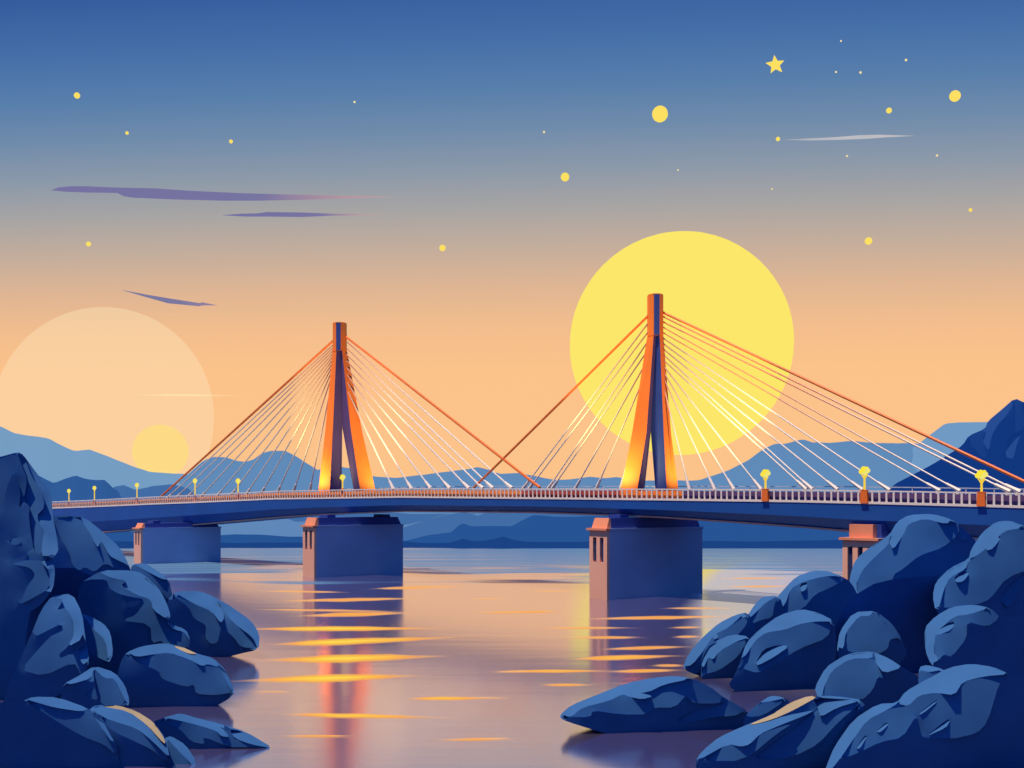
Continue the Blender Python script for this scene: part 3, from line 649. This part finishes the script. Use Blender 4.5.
fan(Y2, 345, 340, 385, [511, 492, 482, 468, 449, 430, 411, 393], .14)
fan(Y3, 649, 322, 375, [524, 530, 549, 553, 576, 597, 621], .105)
fan(Y3, 662, 316, 380, [1018, 1008, 958, 938, 888, 861, 836, 811, 805, 760, 733, 714, 689], .105)

# piers
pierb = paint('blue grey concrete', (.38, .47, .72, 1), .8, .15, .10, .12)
pierp = paint('sunlit end concrete', (1, .47, .33, 1), .8, .15, .08, .12)  # pier concrete with warm sunlight painted in for the end walls
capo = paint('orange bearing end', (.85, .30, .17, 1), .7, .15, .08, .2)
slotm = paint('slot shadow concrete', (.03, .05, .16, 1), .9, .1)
U = Vector((.8, .6, 0)); Vv = Vector((-.6, .8, 0))
def pier(ax, ay, width, T, ztop, zcap, slot0, slot1, nslots, c0=.25, c1=.25, slope=.5):
    root = bpy.data.objects.new('pier', None); COL.objects.link(root); root.parent = BR
    A0 = Vector((ax, ay, 0))
    def boxp(bm, u0, u1, v0, v1, z0, z1, iu0=0, iu1=0, iv=0):
        lo = [A0+U*u0+Vv*v0, A0+U*u1+Vv*v0, A0+U*u1+Vv*v1, A0+U*u0+Vv*v1]
        hi = [A0+U*(u0+iu0)+Vv*(v0+iv), A0+U*(u1-iu1)+Vv*(v0+iv), A0+U*(u1-iu1)+Vv*(v1-iv), A0+U*(u0+iu0)+Vv*(v1-iv)]
        hexa(bm, [q+Vector((0, 0, z0)) for q in lo], [q+Vector((0, 0, z1)) for q in hi])
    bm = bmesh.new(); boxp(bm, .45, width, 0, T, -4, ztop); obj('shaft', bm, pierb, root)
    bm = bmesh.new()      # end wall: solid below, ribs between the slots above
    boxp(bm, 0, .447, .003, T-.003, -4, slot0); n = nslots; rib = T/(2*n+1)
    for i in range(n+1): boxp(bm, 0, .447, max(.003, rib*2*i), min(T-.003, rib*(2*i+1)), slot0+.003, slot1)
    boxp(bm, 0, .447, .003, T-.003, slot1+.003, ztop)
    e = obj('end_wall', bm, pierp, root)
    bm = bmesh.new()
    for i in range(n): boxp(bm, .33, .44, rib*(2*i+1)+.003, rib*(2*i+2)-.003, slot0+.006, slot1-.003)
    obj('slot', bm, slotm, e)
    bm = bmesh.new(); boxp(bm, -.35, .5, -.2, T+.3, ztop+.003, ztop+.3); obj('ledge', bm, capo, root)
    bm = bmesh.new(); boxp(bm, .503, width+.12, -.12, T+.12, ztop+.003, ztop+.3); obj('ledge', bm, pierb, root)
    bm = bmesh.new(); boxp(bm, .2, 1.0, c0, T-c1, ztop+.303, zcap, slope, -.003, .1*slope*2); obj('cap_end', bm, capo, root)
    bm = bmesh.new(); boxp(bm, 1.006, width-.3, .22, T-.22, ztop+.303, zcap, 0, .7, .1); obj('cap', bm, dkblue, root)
    for u in (.16, .78):
        bm = bmesh.new(); boxp(bm, width*u, width*u+1.6, .6, T-.6, zcap+.003, zcap+.5); obj('bearing', bm, dkblue, root)
    return root
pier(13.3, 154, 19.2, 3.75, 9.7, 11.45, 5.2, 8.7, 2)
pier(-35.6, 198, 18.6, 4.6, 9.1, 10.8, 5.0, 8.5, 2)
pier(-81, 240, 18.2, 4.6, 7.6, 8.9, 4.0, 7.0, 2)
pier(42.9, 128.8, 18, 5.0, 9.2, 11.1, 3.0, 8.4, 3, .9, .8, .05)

# floodlights at the pylon feet, plus added unseen spots that brighten masts and stays
def flood(loc, aim, power, size, name='floodlight'):
    ld = bpy.data.lights.new(name, 'SPOT'); ld.energy = power; ld.spot_size = math.radians(size); ld.spot_blend = 1; ld.color = (1, .78, .22); ld.shadow_soft_size = .3
    lo = bpy.data.objects.new(name, ld); COL.objects.link(lo); lo.location = loc
    lo.rotation_euler = (Vector(loc)-Vector(aim)).to_track_quat('Z', 'Y').to_euler()
for Y, xl, xr, xm in ((Y2, 319, 376, 339.5), (Y3, 621, 678, 655.5)):
    g = lambda p: (p-512)/F*Y
    flood((g(xl)-3.2, Y-3.6, 17.2), (g(xl)+.6, Y, 19.0), 5000, 84)
    flood((g(xr)+3.2, Y-3.6, 17.2), (g(xr)-.6, Y, 19.0), 3000, 84)
    flood((g(xm)-22, Y+9, 19.5), (g(xm)-3, Y, 33), 34000, 78, 'mast_fill')
    flood((g(xm)+10, Y-24, 19.5), (g(xm)+3, Y, 33), 30000, 78, 'mast_fill')

# street lamps
lampg = glow('lit lamp glass', lin((252, 228, 64)), 1.0)
lampp = glow('lit yellow post', lin((246, 206, 62)), 1.0)
pedm = paint('pedestal paint', (1, .19, .03, 1), .5, .3, .05)
lampg2 = glow('pale lamp glass', lin((240, 228, 116)), 1.0)
LAMPS = [(68, 489, 'first street lamp from the left, just past the tall crag'), (93.5, 486, 'second street lamp from the left, over the bridge end'),
         (136, 483, 'third street lamp from the left, above the leftmost pier'), (194, 478.5, 'street lamp just right of where the leftmost thick orange stay meets the deck'),
         (237, 478.5, 'street lamp among the thin stays left of the shorter pylon'), (341.5, 474.5, 'street lamp glowing between the legs of the shorter pylon'),
         (766, 469.5, 'street lamp on an orange base under the right hand stays of the taller pylon'), (865, 466.5, 'street lamp on an orange base above the rightmost pier'), (982, 470, 'street lamp on an orange base nearest the right edge')]
for px, py, lab in LAMPS:
    y = yat(px); base = dk(y, -.12 if px > 500 else .25, .243 if px <= 500 else .03); zt = CH+(HZ-py)/F*y
    t = thing('street_lamp', lab, 'street lamp', 'lit street lamps along the deck', base); H = zt-base.z
    tt = Vector((-.7071, .7071, 0)); w = .48 if px > 500 else .3
    def sq(s, z): return [(-tt*s-N*s*.5)+Vector((0, 0, z)), (tt*s-N*s*.5)+Vector((0, 0, z)), (tt*s+N*s*.5)+Vector((0, 0, z)), (-tt*s+N*s*.5)+Vector((0, 0, z))]
    bm = bmesh.new(); hexa(bm, sq(w, 0), sq(w*.85, 1.52)); hexa(bm, sq(w*.95, 1.523), sq(w*.9, 1.62)); obj('pedestal', bm, pedm, t)
    bm = bmesh.new(); tube(bm, (0, 0, 1.62), (0, 0, H-.9), .14, 8, .12)
    for sx in (-1, 1): tube(bm, (0, 0, H-1.5), tt*sx*.38+Vector((0, 0, H-.95)), .09, 6, .07)
    obj('pole', bm, lampp, t)
    for dx, dz, r, gm_ in ((-.10, -.36, .40, lampg), (-.42, -.62, .31, lampg), (.38, -.50, .33, lampg2), (.05, -.80, .30, lampg2), (.30, -.22, .22, lampg)):
        bm = bmesh.new(); bmesh.ops.create_icosphere(bm, subdivisions=2, radius=r)
        for v_ in bm.verts: v_.co += tt*(-dx)+Vector((0, 0, H+dz))
        obj('lamp_globe', bm, gm_, t, smooth=True)

# ------------------------------------------------------------ sky bodies
def ball(name, px, py, r, Y, mat, label, cat, group=None):
    bm = bmesh.new(); bmesh.ops.create_uvsphere(bm, u_segments=64 if r > 20 else 16, v_segments=32 if r > 20 else 8, radius=r*Y/F)
    o = obj(name, bm, mat, smooth=True); o.location = at(px, py, Y); return tag(o, label, cat, group)
ball('sun', 680.2, 344.6, 110.4, 6000, glow('big sun light', lin((252, 231, 106))), 'huge bright yellow sun disc behind the taller right pylon', 'sun')
ball('sun', 160.5, 451.5, 26.8, 6000, glow('small sun light', lin((253, 219, 134))), 'small soft yellow sun setting behind the hills at left', 'sun')
bm = bmesh.new(); bmesh.ops.create_circle(bm, cap_ends=True, segments=128, radius=111*8000/F)
for v_ in bm.verts: v_.co = Vector((v_.co.x, 0, v_.co.y))
o = obj('halo', bm, veil('pale halo light', lin((253, 226, 182)), .42)); o.location = at(103, 418, 8000)
tag(o, 'large pale translucent halo disc around the small setting sun at left', 'halo')

starm = glow('star light', lin((253, 224, 98))); starw = glow('pale star light', lin((250, 228, 160)))
STARS = [(77, 95.5, 3, 'round yellow star highest at the left side of the sky'), (127, 133, 1.7, 'tiny star right of and below the highest left star'), (231, 141.5, 1.9, 'tiny star above the longest purple cloud'),
 (354.5, 102, 1.1, 'faint speck of a star high above the shorter pylon'), (88.5, 244, 2.4, 'small star below the longest purple cloud at left'), (442.5, 248, 3.2, 'lone yellow star between the two pylons in the orange haze'),
 (544, 132, 1.1, 'faint speck of a star high left of the biggest round star'), (565, 177, 4.3, 'round yellow star up left of the big sun'), (660, 114, 8, 'biggest round yellow star, high above the big sun'),
 (678, 170, .8, 'faint speck directly below the biggest round star'), (772, 189, .8, 'faint speck under the left end of the white streak cloud'), (778, 139, 2.1, 'small star at the left tip of the white streak cloud'),
 (836, 72, 1, 'left one of two faint specks right of the five pointed star'), (841, 41, .9, 'topmost faint speck in the sky'), (860.5, 72.5, 1.2, 'right one of two faint specks right of the five pointed star'),
 (906, 60, 1.2, 'tiny star up left of the large round star near the right edge'), (889, 110.5, 2.8, 'small star above the right end of the white streak cloud'), (955, 96, 5.5, 'large round yellow star nearest the upper right corner'),
 (847, 156, 1, 'faint speck just below the middle of the white streak cloud'), (937, 155.5, 1.1, 'faint speck far right at the height just under the white streak cloud'), (970.5, 210, 1.8, 'small star closest to the right edge'),
 (868.5, 241, 3.7, 'round yellow star low in the sky right of the big sun')]
for x, y_, r, lab in STARS: ball('star', x, y_, r, 5000, starm if r > 1.3 else starw, lab, 'star', 'stars in the dusk sky')
bm = bmesh.new(); R_ = 9.6*5000/F; pts = []
for i in range(10):
    a = math.pi/2+.12+i*math.pi/5; rr = R_ if i % 2 == 0 else R_*.45; pts.append((rr*math.cos(a), rr*math.sin(a)))
hexa(bm, [(a, 0, b) for a, b in pts], [(a, 6, b) for a, b in pts])
o = obj('star', bm, starm); o.location = at(775.5, 64.5, 5000); tag(o, 'yellow five pointed star, the only one with points, at the upper right', 'star', 'stars in the dusk sky')

def cloud(pts, Y, mat, label):
    bm = bmesh.new(); P = pts
    c = at(sum(p[0] for p in P)/len(P), sum(p[1] for p in P)/len(P), Y)
    hexa(bm, [at(a, b, Y)-c for a, b in P], [at(a, b, Y)-c+Vector((0, 5, 0)) for a, b in P])
    o = obj('cloud', bm, mat); o.location = c; return tag(o, label, 'cloud', 'thin streak clouds')
k = .4297
pc = streak('purple cloud', lin((116, 112, 160)), lin((214, 160, 156)), (.85, .8, .35))
cloud([(a*k, 50+b*k) for a, b in [(120, 326), (135, 320), (165, 317), (200, 317), (270, 320), (360, 322), (450, 328), (560, 333), (700, 337), (800, 339), (915, 341), (800, 345), (700, 348), (600, 350), (520, 350), (400, 347), (310, 343), (288, 340), (272, 332), (200, 331), (150, 329)]], 5200, pc, 'longest purple streak cloud at the upper left')
cloud([(a*k, 50+b*k) for a, b in [(518, 384), (560, 381), (600, 380), (620, 377), (700, 378), (780, 381), (888, 383), (780, 385), (700, 388), (620, 387), (570, 387)]], 5200, pc, 'shorter purple streak cloud under the right end of the longest one')
cloud([(a*k, 50+b*k) for a, b in [(282, 558), (340, 569), (400, 579), (465, 589), (470, 587), (505, 594), (470, 594), (463, 596), (390, 589), (340, 575)]], 5200, streak('slate cloud', lin((120, 118, 158)), lin((150, 130, 158)), (.8, .9, .8)), 'small slanting slate cloud just above the pale halo')
k = .4922
cloud([(520+a*k, 20+b*k) for a, b in [(540, 243), (600, 240), (640, 238), (690, 234), (730, 233), (800, 235), (740, 238), (700, 241), (640, 243), (590, 244)]], 5200, streak('white cloud', lin((190, 190, 195)), lin((225, 210, 205)), (.3, .9, .25)), 'thin white streak cloud at the upper right')
cloud([(135, 395), (170, 394), (205, 394.4), (242, 395.6), (205, 396.2), (170, 396)], 5200, streak('cream cloud', lin((254, 226, 170)), lin((254, 214, 160)), (.3, .7, .2)), 'faint cream streak cloud crossing the right rim of the pale halo')

# ------------------------------------------------------------ streaks of light riding on the ripples
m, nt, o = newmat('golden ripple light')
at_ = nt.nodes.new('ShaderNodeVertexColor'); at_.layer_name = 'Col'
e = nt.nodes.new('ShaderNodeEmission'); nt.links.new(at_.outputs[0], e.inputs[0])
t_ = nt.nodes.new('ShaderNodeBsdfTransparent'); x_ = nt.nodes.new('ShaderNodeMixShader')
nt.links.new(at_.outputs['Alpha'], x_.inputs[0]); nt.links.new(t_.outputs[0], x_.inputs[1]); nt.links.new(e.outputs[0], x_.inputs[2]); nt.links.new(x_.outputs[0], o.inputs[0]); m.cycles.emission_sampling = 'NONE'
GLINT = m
STK = [  # crop, x0, x1, y0, y1 (ends), thickness, peak position 0-1, heat
 ('G', -40, 840, 259, 256, 22, .40, 1), ('G', 60, 915, 318, 284, 30, .33, 1), ('G', 20, 825, 375, 356, 38, .44, 1), ('G', -70, 725, 450, 427, 36, .50, 1),
 ('G', 170, 690, 212, 198, 20, .45, .55), ('G', -20, 650, 186, 196, 9, .5, .35), ('G', 80, 710, 158, 146, 15, .5, .45), ('G', 20, 410, 119, 125, 8, .6, .35), ('G', 465, 910, 112, 101, 12, .3, .4),
 ('G', 580, 1000, 514, 510, 15, .35, .75), ('G', 110, 840, 569, 585, 20, .35, .85), ('G', 120, 450, 650, 650, 9, .5, .55), ('G', 680, 1020, 665, 659, 10, .55, .5), ('G', 20, 205, 487, 488, 6, .6, .2),
 ('G', 910, 1100, 416, 412, 9, .5, .3), ('G', 800, 1120, 200, 196, 8, .6, .45), ('G', 820, 990, 149, 149, 6, .5, .2),
 ('E', -60, 265, 199, 194, 9, .55, .5), ('E', 250, 890, 223, 212, 15, .5, .5), ('E', 580, 890, 183, 183, 9, .4, .3), ('E', 90, 520, 256, 254, 9, .5, .4), ('E', 605, 760, 254, 252, 8, .5, .3),
 ('E', 190, 540, 291, 289, 12, .6, .45), ('E', 620, 750, 288, 286, 10, .5, .3), ('E', 330, 725, 334, 322, 14, .5, .5), ('E', 215, 700, 370, 355, 22, .45, .7), ('E', -60, 450, 414, 411, 13, .5, .65), ('E', 120, 370, 463, 463, 10, .45, .55),
 ('E', 360, 690, 415, 408, 15, .5, .55), ('E', 540, 690, 392, 392, 10, .5, .45), ('E', 80, 310, 121, 121, 6, .5, .2), ('E', -120, 70, 660, 658, 6, .5, .1), ('E', -130, 50, 510, 510, 5, .5, .1),
 ('E', 780, 1100, 105, 103, 8, .5, .35), ('E', 770, 1100, 75, 73, 7, .5, .3)]
bm = bmesh.new(); cl = bm.loops.layers.float_color.new('Col'); cols = {}
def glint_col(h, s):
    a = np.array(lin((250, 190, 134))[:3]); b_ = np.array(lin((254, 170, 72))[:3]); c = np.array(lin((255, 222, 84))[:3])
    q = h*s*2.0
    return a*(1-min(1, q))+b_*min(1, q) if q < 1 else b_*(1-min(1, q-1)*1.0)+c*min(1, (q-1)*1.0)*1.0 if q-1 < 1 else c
for crop, x0, x1, y0, y1, th, pk, heat in STK:
    n = 26; rows = []
    for i in range(n+1):
        s = i/n; u = s/pk*.5 if s < pk else .5+(s-pk)/(1-pk)*.5
        w = math.sin(math.pi*u)**1.8
        x = x0+(x1-x0)*s; y_ = y0+(y1-y0)*s; hh = th*.42*w+.3
        up, dn = conv(crop, [(x, y_-hh*(.9+.25*noise.noise(Vector((x*.01, y0, 0))))), (x, y_+hh*(.9+.25*noise.noise(Vector((x*.012, y0, 5)))))])
        r = []
        for (px, py), z, sf in ((up, .03, .25), (((up[0]), (up[1]+dn[1])/2), .05, 1), (dn, .03, .25)):
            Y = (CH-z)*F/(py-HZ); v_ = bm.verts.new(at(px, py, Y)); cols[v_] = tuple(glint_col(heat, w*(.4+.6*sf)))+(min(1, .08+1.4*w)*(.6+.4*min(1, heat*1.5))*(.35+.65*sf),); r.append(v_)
        rows.append(r)
    for i in range(n):
        for j in range(2):
            f_ = bm.faces.new((rows[i][j+1], rows[i+1][j+1], rows[i+1][j], rows[i][j]))
            for lp in f_.loops: lp[cl] = cols[lp.vert]
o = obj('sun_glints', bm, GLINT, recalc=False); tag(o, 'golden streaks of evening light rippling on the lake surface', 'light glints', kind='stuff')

# ------------------------------------------------------------ render settings
S.view_settings.view_transform = 'Standard'; S.view_settings.look = 'None'; S.view_settings.exposure = 0
S.cycles.use_denoising = True; S.cycles.caustics_reflective = False; S.cycles.caustics_refractive = False; S.cycles.max_bounces = 6; S.cycles.transparent_max_bounces = 12
S.cycles.sample_clamp_indirect = 4
